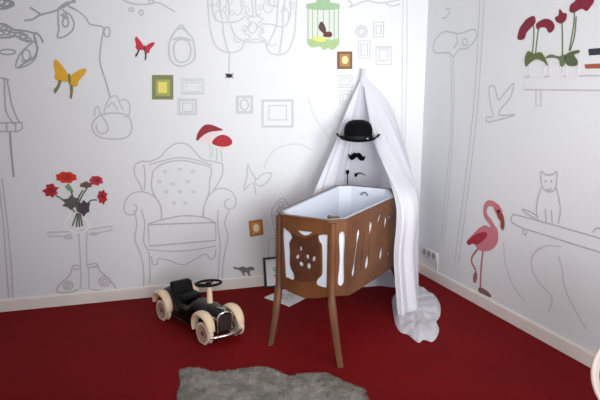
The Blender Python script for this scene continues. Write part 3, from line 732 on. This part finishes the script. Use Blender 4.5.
frames('frame_drawing', [rect(339, 75.5, 352, 87.5), rect(341.5, 78, 349.5, 85)], 'pale greenish frame drawing directly below the small brown frame', C(182, 194, 188), 1.5)
frames('frame_drawing', [rect(340, 91, 351, 104), rect(342.5, 94, 348.5, 101.5)], 'pale grey frame drawing, second below the small brown frame', C(188, 194, 192), 1.5)
frames('frame_drawing', [rect(373.5, 22, 383.5, 37), rect(376, 25.5, 381, 33.5)], 'small upright frame drawing at upper right of the group beside the birdcage', INKL, 1.3)
frames('frame_drawing', [circ(361.5, 31.5, 5.5, 5.5, 8), circ(361.5, 31.5, 3.2, 3.2, 8)], 'little round frame drawing nearest the birdcage', INKL, 1.3)
frames('frame_drawing', [rect(358.5, 41, 370, 58), rect(361, 44, 367.5, 55.5)], 'upright frame drawing under the little round frame', INKL, 1.2)
frames('frame_drawing', [rect(376, 46.5, 391, 64.5), rect(379, 50, 388, 60.5), sh((377, 48), (390, 48))], 'squarish frame drawing at the lower right of the group above the canopy', INKL, 1.2)
o_ = lambda p: T(130, 0, 4, p)
frames('mirror_drawing', [o_([(155, 190), (165, 150), (185, 120), (205, 100), (225, 125), (250, 155), (258, 195), (255, 240), (205, 265), (165, 245), (155, 190)]), o_([(175, 190), (185, 165), (205, 158), (230, 165), (243, 195), (235, 235), (205, 250), (182, 235), (175, 190)]), o_([(192, 118), (205, 112), (218, 120)]), o_([(170, 160), (205, 150), (245, 162)])], 'pencil drawing of an ornate oval mirror left of the chandelier drawing', INKL, 1.5)

# chandelier
h = lambda p: T(195, 0, 4.71, p)
arms = [[(55, -60), (60, 0), (66, 90), (82, 180), (115, 232), (170, 248), (215, 232), (235, 195)], [(80, -40), (84, 60), (110, 100), (160, 105), (200, 100), (240, 75)], [(130, 100), (135, 160), (155, 240)], [(120, -40), (118, 40), (130, 95)],
        [(150, -50), (160, 30), (158, 95)], [(165, 110), (190, 170), (225, 190)], [(480, -60), (475, 60), (468, 160), (440, 235), (400, 258), (350, 245), (330, 195)], [(450, -40), (448, 70), (420, 125), (360, 115), (310, 112)],
        [(395, -40), (388, 60), (380, 130), (340, 215)], [(430, -40), (415, 60), (412, 150), (398, 250)], [(355, -50), (350, 20), (390, 30)]]
t = wthing('chandelier_drawing', 'large pencil drawing of an ornate chandelier at the top of the wall', 'wall drawing', 252, 56, 'b')
wstroke('arms', [h(a) for a in arms], 'b', C(188, 189, 190), t, 1.3)
wstroke('stem', [h([(270, -80), (268, 0), (272, 70), (245, 85), (265, 115), (230, 150), (262, 175), (225, 195), (300, 200), (335, 190), (300, 170), (325, 145), (290, 120), (320, 90), (290, 70), (285, 0), (288, -80)]), h([(235, 60), (270, 80), (315, 65)]), h([(240, 195), (285, 185), (330, 195)]), h(circ(270, 130, 20, 26))], 'b', C(190, 191, 192), t, 1.2)
for a in ([(95, 100), (100, 60), (118, 50), (140, 60), (150, 98)], [(120, 30), (112, 10), (118, -20)], [(140, 40), (150, 12), (146, -20)], [(170, 20), (176, 0), (172, -20)], [(215, 0), (222, 40), (205, 70), (180, 60)], [(330, 0), (322, 40), (345, 60), (368, 40), (372, 0)],
   [(400, 60), (420, 40), (440, 58), (438, 96)], [(180, 180), (200, 200), (222, 190)], [(335, 200), (355, 215), (385, 205)], [(245, 150), (220, 140), (232, 120), (250, 128)], [(300, 150), (322, 138), (312, 120), (296, 128)], [(70, 30), (84, 18), (96, 30)], [(440, 20), (452, 8), (468, 22)]): wstroke('candle_arm', [h(a)], 'b', C(192, 193, 194), t, 1.0)
for x, y in ((110, 20), (140, 45), (175, 60), (225, 20), (245, 45), (310, 35), (345, 10), (380, 20), (420, 40), (455, 30)): wstroke('drop', [h(circ(x, y, 9, 13, 7))], 'b', C(198, 199, 200), t, 1.0)

# armchair
c1 = lambda p: T(120, 140, 4.44, p); c2 = lambda p: T(120, 210, 4.44, p)
t = wthing('armchair_drawing', 'large pencil drawing of a buttoned baroque armchair on the back wall', 'wall drawing', 180, 289, 'b')
wstroke('back_outline', [c1([(65, 110), (95, 95), (130, 95), (180, 75), (205, 45), (250, 15), (300, 20), (340, 60), (365, 85), (410, 95), (455, 105)]), c1([(65, 110), (65, 150), (90, 200), (100, 228)]), c1([(105, 110), (112, 160), (108, 220)]), c1([(455, 105), (455, 150), (430, 200), (415, 222)]),
   c1([(145, 140), (190, 105), (270, 90), (350, 105), (405, 125), (398, 180), (395, 230), (372, 300), (368, 340)]), c1([(145, 140), (142, 220), (178, 290), (185, 355)]), c1([(130, 110), (190, 92), (270, 78), (350, 92), (410, 112)])], 'b', C(178, 176, 178), t, 1.15)
for x, y in ((200, 140), (265, 130), (325, 140), (175, 185), (235, 195), (300, 185), (205, 230), (265, 230), (325, 230), (240, 280), (290, 280)): wstroke('button', [c1(circ(x, y, 7, 5, 6))], 'b', C(186, 184, 188), t, .9)
wstroke('armrest', [c1([(185, 350), (180, 290), (150, 250), (100, 230), (50, 240), (20, 280), (25, 325), (60, 330), (75, 300), (60, 285)]), c2([(60, 0), (75, 60), (65, 130), (90, 190), (105, 270), (105, 350)]), c2([(95, 0), (110, 60), (105, 140), (130, 200), (132, 330)])], 'b', C(178, 175, 178), t, 1.15)
wstroke('armrest', [c1([(370, 340), (375, 290), (400, 240), (440, 215), (490, 225), (515, 265), (505, 300), (475, 305), (465, 275), (485, 260)]), c2([(485, 0), (465, 60), (480, 120), (465, 190), (455, 260), (455, 330)]), c2([(435, 0), (435, 80), (445, 150), (440, 230), (435, 310)])], 'b', C(178, 176, 178), t, 1.15)
wstroke('seat_cushion', [c2([(125, 62), (200, 40), (290, 25), (380, 35), (425, 60)]), sh(*c2([(125, 65), (130, 160), (425, 135), (425, 60)])), sh(*c2([(125, 65), (280, 60), (425, 55)]))], 'b', C(166, 162, 166), t, 1.15)
wstroke('seat_rail', [c2([(130, 175), (200, 182), (300, 180), (425, 160)]), c2([(140, 205), (145, 240), (165, 240), (170, 215), (220, 225), (280, 243), (330, 220), (380, 195), (400, 218), (422, 205), (425, 175)])], 'b', C(178, 174, 178), t, 1.1)

# side table
s1 = lambda p: T(40, 210, 4.44, p)
t = wthing('side_table_drawing', 'pencil drawing of a scroll footed side table under the rose sticker', 'wall drawing', 84, 292, 'b')
wstroke('tabletop', [sh(*s1([(32, 100), (165, 94), (318, 72)])), sh(*s1([(32, 100), (40, 118), (110, 116), (140, 108)])), sh(*s1([(215, 108), (250, 104), (320, 88), (318, 72)])), s1(circ(125, 122, 16, 5, 6)), s1(circ(240, 106, 14, 6, 6))], 'b', C(186, 182, 184), t, 1.3)
wstroke('pedestal', [s1([(172, 96), (176, 170), (182, 250)]), s1([(208, 96), (206, 170), (208, 250)]), s1([(182, 252), (180, 350)]), s1([(215, 252), (218, 350)])], 'b', C(186, 182, 184), t, 1.2)
wstroke('feet', [s1([(182, 250), (150, 248), (130, 290), (85, 335), (75, 362), (130, 365), (170, 352)]), s1([(208, 245), (250, 238), (265, 270), (310, 310), (335, 352), (280, 358), (225, 352)]), s1(circ(125, 335, 20, 18, 8)), s1(circ(287, 316, 24, 20, 8)), s1(circ(125, 335, 9, 8, 6)), s1(circ(287, 316, 11, 9, 6)), s1([(150, 262), (182, 262)]), s1([(210, 256), (255, 250)])], 'b', C(178, 172, 176), t, 1.4)

# teapot on its cord
p1 = lambda p: T(0, 90, 4, p)
t = wthing('teapot_drawing', 'pencil drawing of a teapot hanging from a long cord on the left', 'wall drawing', 112, 140, 'b')
wstroke('pot', [p1([(405, 100), (380, 118), (368, 145), (385, 180), (430, 195), (500, 192), (525, 165), (525, 130), (505, 100), (450, 92), (405, 100)]), p1([(405, 100), (425, 130), (432, 160), (410, 175), (388, 160), (385, 135)])], 'b', C(178, 178, 180), t, 1.3)
wstroke('spout', [p1([(378, 105), (380, 75), (392, 68), (398, 85), (402, 100)])], 'b', C(178, 178, 180), t, 1.2)
wstroke('handle', [p1([(415, 92), (428, 50), (445, 28), (468, 25), (480, 55), (492, 80)]), p1([(480, 40), (505, 40), (520, 65), (515, 100), (498, 108)]), p1([(430, 70), (450, 50), (470, 80)])], 'b', C(182, 182, 184), t, 1.2)
wstroke('cord', [[(75, 9), (85, 17), (90, 24), (100, 26), (104, 28)], [(104, 28), (101, 45), (100, 62), (106, 82), (110, 97)], circ(107, 32, 3, 5, 6)], 'b', C(156, 158, 160), t, 1.2)

# lamp, curtain pole and ornate brackets at the far left
t = wthing('floor_lamp_drawing', 'pencil drawing of a floor lamp with pleated shade at the left edge', 'wall drawing', 13, 180, 'b')
k1 = lambda p: T(0, 60, 3.33, p)
wstroke('shade', [k1([(-40, 60), (10, 62), (15, 110), (20, 170), (40, 205), (48, 215)]), k1([(22, 62), (32, 110), (40, 150), (60, 200), (75, 210)]), k1([(10, 60), (32, 68)]), sh(*k1([(-60, 212), (55, 208), (72, 210), (75, 228), (60, 238), (-60, 238)])), sh(*k1([(22, 210), (22, 238)])), sh(*k1([(52, 208), (52, 238)]))], 'b', C(158, 158, 160), t, 1.3)
wstroke('pole', [sh(*k1([(33, 238), (37, 300), (46, 390)]))], 'b', C(140, 140, 142), t, 1.6)
drawing('curtain_edge_drawing', [[(-2, 180), (3, 220), (6, 262), (9, 298)], [(2, 178), (7, 220), (11, 262), (13, 298)]], 'b', C(184, 180, 182), 'pencil drawing of a curtain edge reaching the baseboard at the left edge', 'wall drawing', 1.2)
k2 = lambda p: T(0, 0, 8, p)
t = wthing('wall_bracket_drawing', 'dense pencil drawing of a leafy sconce with hanging ornament at the upper left edge', 'wall drawing', 16, 68, 'b')
wstroke('arm', [k2([(-60, 190), (40, 195), (100, 235), (200, 248), (275, 265), (300, 262)]), k2([(-40, 300), (60, 300), (130, 290), (180, 320), (260, 330)]), k2([(-40, 245), (40, 240), (110, 262), (170, 262), (230, 290)]), k2([(270, 265), (280, 330), (300, 390), (270, 460), (200, 500), (150, 540)]), k2([(290, 265), (320, 290), (345, 340)])], 'b', C(138, 141, 141), t, 1.6)
wstroke('scrolls', [k2(circ(x, y, 22, 16, 7)) for x, y in ((10, 265), (50, 262), (95, 272), (140, 280), (185, 295), (225, 320), (30, 225), (75, 232))], 'b', C(142, 146, 146), t, 1.3)
wstroke('hanging_leaf', [T(0, 0, 4, [(135, 165), (100, 195), (75, 225), (65, 270), (110, 260), (145, 225), (145, 165), (135, 140)]), T(0, 0, 4, circ(105, 220, 16, 22, 7)), T(0, 0, 4, circ(30, 208, 32, 10, 8)), T(0, 0, 4, [(85, 240), (105, 250), (125, 225)])], 'b', C(148, 150, 150), t, 1.3)
t = wthing('wall_bracket_drawing', 'pencil drawing of a branching arm with a hanging ornament left of the teapot cord', 'wall drawing', 60, 38, 'b')
wstroke('arm', [k2([(195, 165), (260, 155), (320, 120), (400, 100), (460, 80), (520, 50), (640, -30)]), k2([(240, 60), (320, 110)]), [(58, 9), (66, 3), (76, 2)], [(68, 6), (76, 10)]], 'b', C(146, 148, 148), t, 1.6)
wstroke('hanging_leaf', [k2([(465, 75), (465, 160), (470, 240), (460, 300), (520, 290), (580, 240), (590, 180), (560, 120), (500, 80)]), T(0, 0, 4, circ(262, 90, 12, 18, 7)), T(0, 0, 4, [(240, 60), (262, 65), (275, 75)]), T(0, 0, 4, circ(258, 62, 8, 8, 6))], 'b', C(152, 154, 154), t, 1.4)
drawing('leaf_cluster_drawing', [circ(4, 3, 6, 4, 8), circ(2, 4, 10, 5, 9), circ(9, 4, 5, 3, 7), circ(0, 2, 5, 3, 7)], 'b', C(132, 136, 136), 'dense dark pencil leaf cluster in the top left corner', 'wall drawing', 1.5)
drawing('hook_and_beads_drawing', [T(130, 0, 4, [(-60, -20), (0, 12), (60, 18), (110, 10), (150, 30), (180, 48)]), T(130, 0, 4, circ(5, 38, 9, 7, 6)), T(130, 0, 4, circ(45, 50, 8, 10, 6)), T(130, 0, 4, circ(85, 8, 10, 8, 6))], 'b', C(176, 180, 180), 'pencil drawing of a hooked bar with beads above the red butterfly', 'wall drawing', 1.3)

# butterfly outline, big circle, small mirror, curtain columns
bb = lambda p: T(240, 130, 5, p)
drawing('butterfly_drawing', [bb([(65, 225), (50, 200), (42, 172), (35, 190), (38, 225), (30, 250), (20, 300), (45, 275), (62, 268)]), bb([(65, 225), (85, 245), (110, 222), (155, 215), (150, 240), (125, 270), (100, 280), (82, 268)]), bb([(68, 225), (78, 250), (72, 270), (80, 325)])], 'b', C(184, 186, 188), 'pencil outline of a butterfly on the wall left of the crib', 'wall drawing', 1.3)
drawing('globe_drawing', [bb([(120, 190), (145, 135), (180, 95), (230, 76), (290, 70), (330, 85), (355, 100)])], 'b', C(196, 196, 198), 'faint pencil arc on the wall between the butterfly outline and the canopy', 'wall drawing', 1.1)
j = lambda p: T(250, 170, 2.855, p)
drawing('mirror_drawing', [j([(68, 160), (62, 120), (75, 95), (92, 80), (108, 98), (112, 120)]), j([(75, 155), (72, 125), (85, 105), (100, 108)]), j([(66, 165), (72, 180), (70, 250)]), j(circ(88, 100, 7, 9, 6))], 'b', C(176, 177, 182), 'pencil drawing of a small hand mirror beside the crib rim on the left', 'wall drawing', 1.3)
drawing('box_outline_drawing', [sh((268.5, 258), (268.5, 239), (280, 238))], 'b', C(176, 176, 180), 'thin pencil rectangle corner directly above the leaning black picture', 'wall drawing', 1.0)
drawing('column_drawing', [[(403, -10), (402.3, 60), (402, 120), (400.5, 180), (400, 262)], [(407, -10), (406.8, 60), (405.5, 120), (404.5, 180), (404, 262)]], 'b', C(196, 198, 206), 'tall pencil drawn pair of lines in the far corner right of the canopy top', 'wall drawing', 1.2)
drawing('valance_drawing', [[(346, -2), (352, 4), (350, 7), (366, 1), (380, 3), (400, 0)], [(385, 3), (392, 6), (400, 4)]], 'b', INKL, 'pencil drawn scrap of curtain rail at the top edge right of the birdcage', 'wall drawing', 1.3)
drawing('cord_drawing', [[(308, 98), (314, 115), (322, 128), (330, 140)]], 'b', C(204, 205, 206), 'faint pencil cord line on the wall left of the bowler hat', 'wall drawing', 1.0)

# ================================================================ RIGHT WALL
f = lambda p: T(455, 190, 3.47, p)
t = wthing('wall_flamingo', 'pink flamingo sticker standing just above the baseboard on the right wall', 'wall sticker', 482, 297, 'r')
wstroke('neck', [{'p': f([(150, 66), (136, 50), (118, 46), (106, 60), (107, 88), (124, 112), (138, 138), (138, 160)]), 'w': 5.2}], 'r', C(194, 122, 130), t, off=.0016)
wpoly('body', f([(120, 128), (142, 128), (150, 150), (147, 185), (125, 208), (98, 213), (80, 205), (66, 186), (48, 190), (42, 178), (62, 155), (85, 132), (104, 122)]), 'r', C(196, 116, 126), t, off=.0008)
wpoly('wing', f([(42, 180), (58, 165), (80, 150), (108, 146), (112, 160), (95, 178), (78, 190), (60, 186), (50, 192)]), 'r', C(164, 40, 60), t, off=.003)
wpoly('head', f([(132, 48), (150, 50), (162, 66), (165, 82), (150, 88), (140, 74)]), 'r', C(196, 104, 116), t, off=.003)
wpoly('beak', f([(148, 84), (164, 80), (172, 100), (173, 125), (167, 140), (160, 128), (160, 110), (152, 98)]), 'r', C(150, 62, 52), t, off=.0042)
wpoly('eye', f(ell(153, 74, 6, 6, 8)), 'r', C(50, 30, 36), t, off=.0054)
for st in ([(98, 208), (94, 240), (90, 290), (88, 342)], [(80, 205), (62, 228), (58, 250), (72, 278), (72, 312)]):
    wstroke('leg', [{'p': f(st), 'w': 2.2}], 'r', C(176, 104, 108), t, off=.0008)
wpoly('foot', f([(82, 340), (95, 340), (112, 350), (126, 366), (122, 372), (100, 362), (84, 354)]), 'r', C(132, 92, 92), t, off=.002)
wpoly('foot', f([(66, 290), (76, 286), (78, 305), (72, 322), (64, 316)]), 'r', C(150, 96, 98), t, off=.002)

# shelf drawing with orchids and books
q = lambda p: T(500, 0, 3.64, p)
drawing('shelf_drawing', [sh(*q([(420, 274), (90, 280), (90, 326), (420, 330)])), sh(*q([(132, 330), (132, 385), (150, 385), (150, 330)]))], 'r', C(176, 172, 176), 'pencil drawn upper shelf on the right wall carrying the red orchids', 'wall drawing', 1.0)
red, grn = C(124, 30, 50), C(96, 112, 66)
t = wthing('wall_orchid', 'left red orchid sticker with two drooping blooms on the drawn shelf', 'wall sticker', 535, 76, 'r')
wstroke('stems', [q([(122, 85), (124, 130), (118, 195)]), q([(142, 100), (136, 140), (130, 195)])], 'r', grn, t, 1.2)
wpoly('bloom', q([(65, 142), (72, 105), (85, 85), (100, 68), (125, 58), (130, 80), (115, 100), (98, 118), (88, 142)]), 'r', red, t, off=.002)
wpoly('bloom', q([(133, 88), (150, 74), (172, 68), (192, 78), (200, 98), (190, 116), (178, 118), (168, 102), (150, 100), (137, 108)]), 'r', red, t, off=.002)
wpoly('leaves', q([(95, 242), (92, 212), (104, 186), (125, 195), (150, 190), (164, 208), (176, 240), (158, 224), (132, 216), (108, 232)]), 'r', C(92, 104, 58), t, off=.0034)
wstroke('pot', [sh(*q([(106, 228), (110, 278), (160, 278), (166, 228), (106, 228)]))], 'r', C(228, 220, 222), t, 1.6, .0019)
t = wthing('wall_orchid', 'middle red orchid sticker with one upright bloom on the drawn shelf', 'wall sticker', 560, 76, 'r')
wstroke('stems', [q([(226, 80), (228, 140), (228, 200)])], 'r', grn, t, 1.2)
wpoly('bloom', q([(203, 62), (214, 56), (218, 32), (230, 46), (244, 50), (240, 74), (222, 86), (204, 76)]), 'r', red, t, off=.002)
wpoly('leaves', q([(165, 213), (185, 198), (215, 205), (240, 200), (235, 238), (222, 240), (215, 216), (190, 210)]), 'r', C(98, 112, 78), t, off=.0034)
wstroke('pot', [sh(*q([(180, 222), (184, 278), (228, 278), (234, 222), (180, 222)]))], 'r', C(228, 220, 222), t, 1.6, .0019)
t = wthing('wall_orchid', 'right red orchid sticker, tallest, with a cluster of blooms on the drawn shelf', 'wall sticker', 573, 76, 'r')
wstroke('stems', [q([(272, 40), (268, 100), (252, 185)]), q([(278, 60), (272, 130), (256, 185)])], 'r', grn, t, 1.1)
wpoly('bloom', q([(255, 42), (258, 18), (275, 4), (280, -14), (320, -20), (342, -4), (336, 16), (318, 40), (300, 32), (285, 38), (270, 46)]), 'r', red, t, off=.002)
wpoly('bloom', q([(322, -6), (345, -14), (340, 14), (326, 20)]), 'r', C(128, 26, 46), t, off=.0034)
wpoly('leaves', q([(238, 205), (255, 190), (288, 182), (290, 192), (272, 200), (285, 222), (278, 240), (245, 236)]), 'r', C(84, 96, 66), t, off=.0034)
wstroke('pot', [sh(*q([(240, 228), (242, 278), (284, 278), (290, 228), (240, 228)]))], 'r', C(228, 220, 222), t, 1.6, .0019)
o = wpoly('wall_book', q([(322, 182), (325, 178), (420, 170), (420, 196), (325, 202)]), 'r', C(48, 50, 56), None, smooth=False); centre(o); tag(o, 'black book sticker, upper of the two at the right edge above the shelf', 'wall sticker')
o = wpoly('wall_book', q([(308, 236), (312, 234), (420, 228), (420, 248), (312, 250)]), 'r', C(160, 84, 66), None, smooth=False); centre(o); tag(o, 'rust red book sticker, lower of the two at the right edge above the shelf', 'wall sticker')

z = lambda p: T(500, 150, 3.33, p)
drawing('cat_drawing', [z([(138, 72), (152, 82), (175, 82), (190, 72), (190, 100), (185, 128), (165, 140), (145, 128), (138, 100), (138, 72)]), z([(138, 125), (126, 165), (122, 205), (128, 236)]), z([(188, 125), (198, 165), (202, 205), (195, 245)]), z([(152, 195), (155, 240)]), z([(172, 200), (175, 245)]), z([(128, 222), (100, 205), (75, 198), (90, 212), (120, 228)]), z([(155, 128), (163, 134), (172, 128)]), z(circ(153, 104, 2, 2, 5)), z(circ(172, 104, 2, 2, 5))], 'r', C(166, 162, 168), 'pencil drawing of a cat sitting on the lower drawn shelf', 'wall drawing', 1.1)
drawing('shelf_drawing', [sh(*z([(45, 214), (130, 236), (230, 264), (380, 308)])), sh(*z([(80, 262), (160, 286), (250, 315), (380, 355)])), z([(45, 214), (38, 226), (42, 242), (80, 262)]), z([(80, 262), (78, 278), (86, 282), (90, 268)]), z([(310, 275), (320, 262), (336, 262), (340, 280)])], 'r', C(164, 160, 168), 'pencil drawn lower shelf sloping to the right edge under the cat', 'wall drawing', 1.1)
y_ = lambda p: T(500, 200, 3.08, p)
drawing('plant_stem_drawing', [y_([(12, 130), (18, 200), (45, 270), (78, 312)])], 'r', C(186, 180, 186), 'faint pencil stem on the right wall beside the flamingo', 'wall drawing', .9)
drawing('plant_stem_drawing', [y_([(190, 145), (150, 140), (112, 158), (96, 195), (115, 245), (160, 300), (150, 345)])], 'r', C(184, 176, 184), 'faint pencil looping stem below the left end of the lower drawn shelf', 'wall drawing', .9)
drawing('plant_stem_drawing', [y_([(180, 170), (192, 215), (200, 270), (235, 345), (268, 400)])], 'r', C(184, 176, 184), 'faint pencil stem below the drawn cat, running down towards the basket', 'wall drawing', .9)
drawing('bird_drawing', [T(400, 0, 3, [(262, 366), (262, 350), (280, 350), (272, 310), (268, 262), (285, 262), (296, 300), (318, 275), (342, 250), (332, 292), (305, 325), (300, 345), (346, 344), (310, 356), (262, 366)])], 'r', C(176, 174, 178), 'pencil drawing of a flying bird on the right wall under the orchids', 'wall drawing', 1.1)
n_ = lambda p: T(420, 0, 3.33, p)
drawing('animal_head_drawing', [n_([(50, 175), (48, 140), (80, 106), (130, 112), (180, 98), (188, 125), (158, 160), (130, 165), (112, 188), (95, 175), (50, 175)]), n_([(120, 112), (125, 140), (112, 160)]), n_(circ(150, 140, 9, 12, 6)), n_([(75, 62), (90, 55), (100, 30), (85, 30)])], 'r', C(176, 180, 180), 'pencil drawing of a horned animal head high in the corner on the right wall', 'wall drawing', 1.2)
drawing('column_drawing', [[(451, 57), (451.5, 120), (446, 190), (441, 240)], [(454, 57), (453.5, 120), (449, 190), (444, 245)]], 'r', C(190, 194, 196), 'pencil drawn post under the animal head on the right wall', 'wall drawing', 1.0)
drawing('column_drawing', [[(485, -10), (481, 60), (476.5, 120), (467, 200), (459, 262)], [(480.5, -10), (477, 60), (472.5, 120), (463, 200), (455, 262)]], 'r', C(182, 182, 188), 'tall pencil drawn curtain edge between the animal head and the orchids', 'wall drawing', 1.0)

# ================================================================ LIGHT
def area_light(name, loc, aim, sx, sy, e, col, spread=180):
    l = bpy.data.lights.new(name, 'AREA'); l.shape = 'RECTANGLE'; l.size = sx; l.size_y = sy; l.energy = e; l.color = col; l.spread = math.radians(spread)
    o = bpy.data.objects.new(name, l); COL.objects.link(o); o.location = loc
    o.rotation_euler = (Vector(aim)-Vector(loc)).to_track_quat('-Z', 'Y').to_euler(); return o
area_light('added_side_light', (-.36, (WY0+WY1)/2, 1.62), (-1.5, 0, 1.8), .75, 1.1, 18.5, (.96, .98, 1), 105)  # area light added inside the room, off the right window, for wall falloff
area_light('added_side_light', (XL+.25, -4.0, 1.6), (0, -.3, 1.5), 1.0, 1.1, 16, (1, .99, .98), 120)  # added fill from the left, brightens the right wall
area_light('added_rear_fill', (-1.9, YF+.05, 1.3), (-.1, -.2, 1.5), 1.2, 1.9, 30, (.97, .985, 1), 70)  # added fill behind the camera for the right corner; no door is built
w = bpy.data.worlds.new('sky'); scn.world = w; w.use_nodes = True
bg = w.node_tree.nodes['Background']; bg.inputs[0].default_value = (.92, .95, 1, 1); bg.inputs[1].default_value = 1.0
scn.view_settings.view_transform = 'Standard'; scn.view_settings.look = 'None'; scn.view_settings.gamma = 1; scn.view_settings.use_curve_mapping = False
scn.view_settings.exposure = -0.2
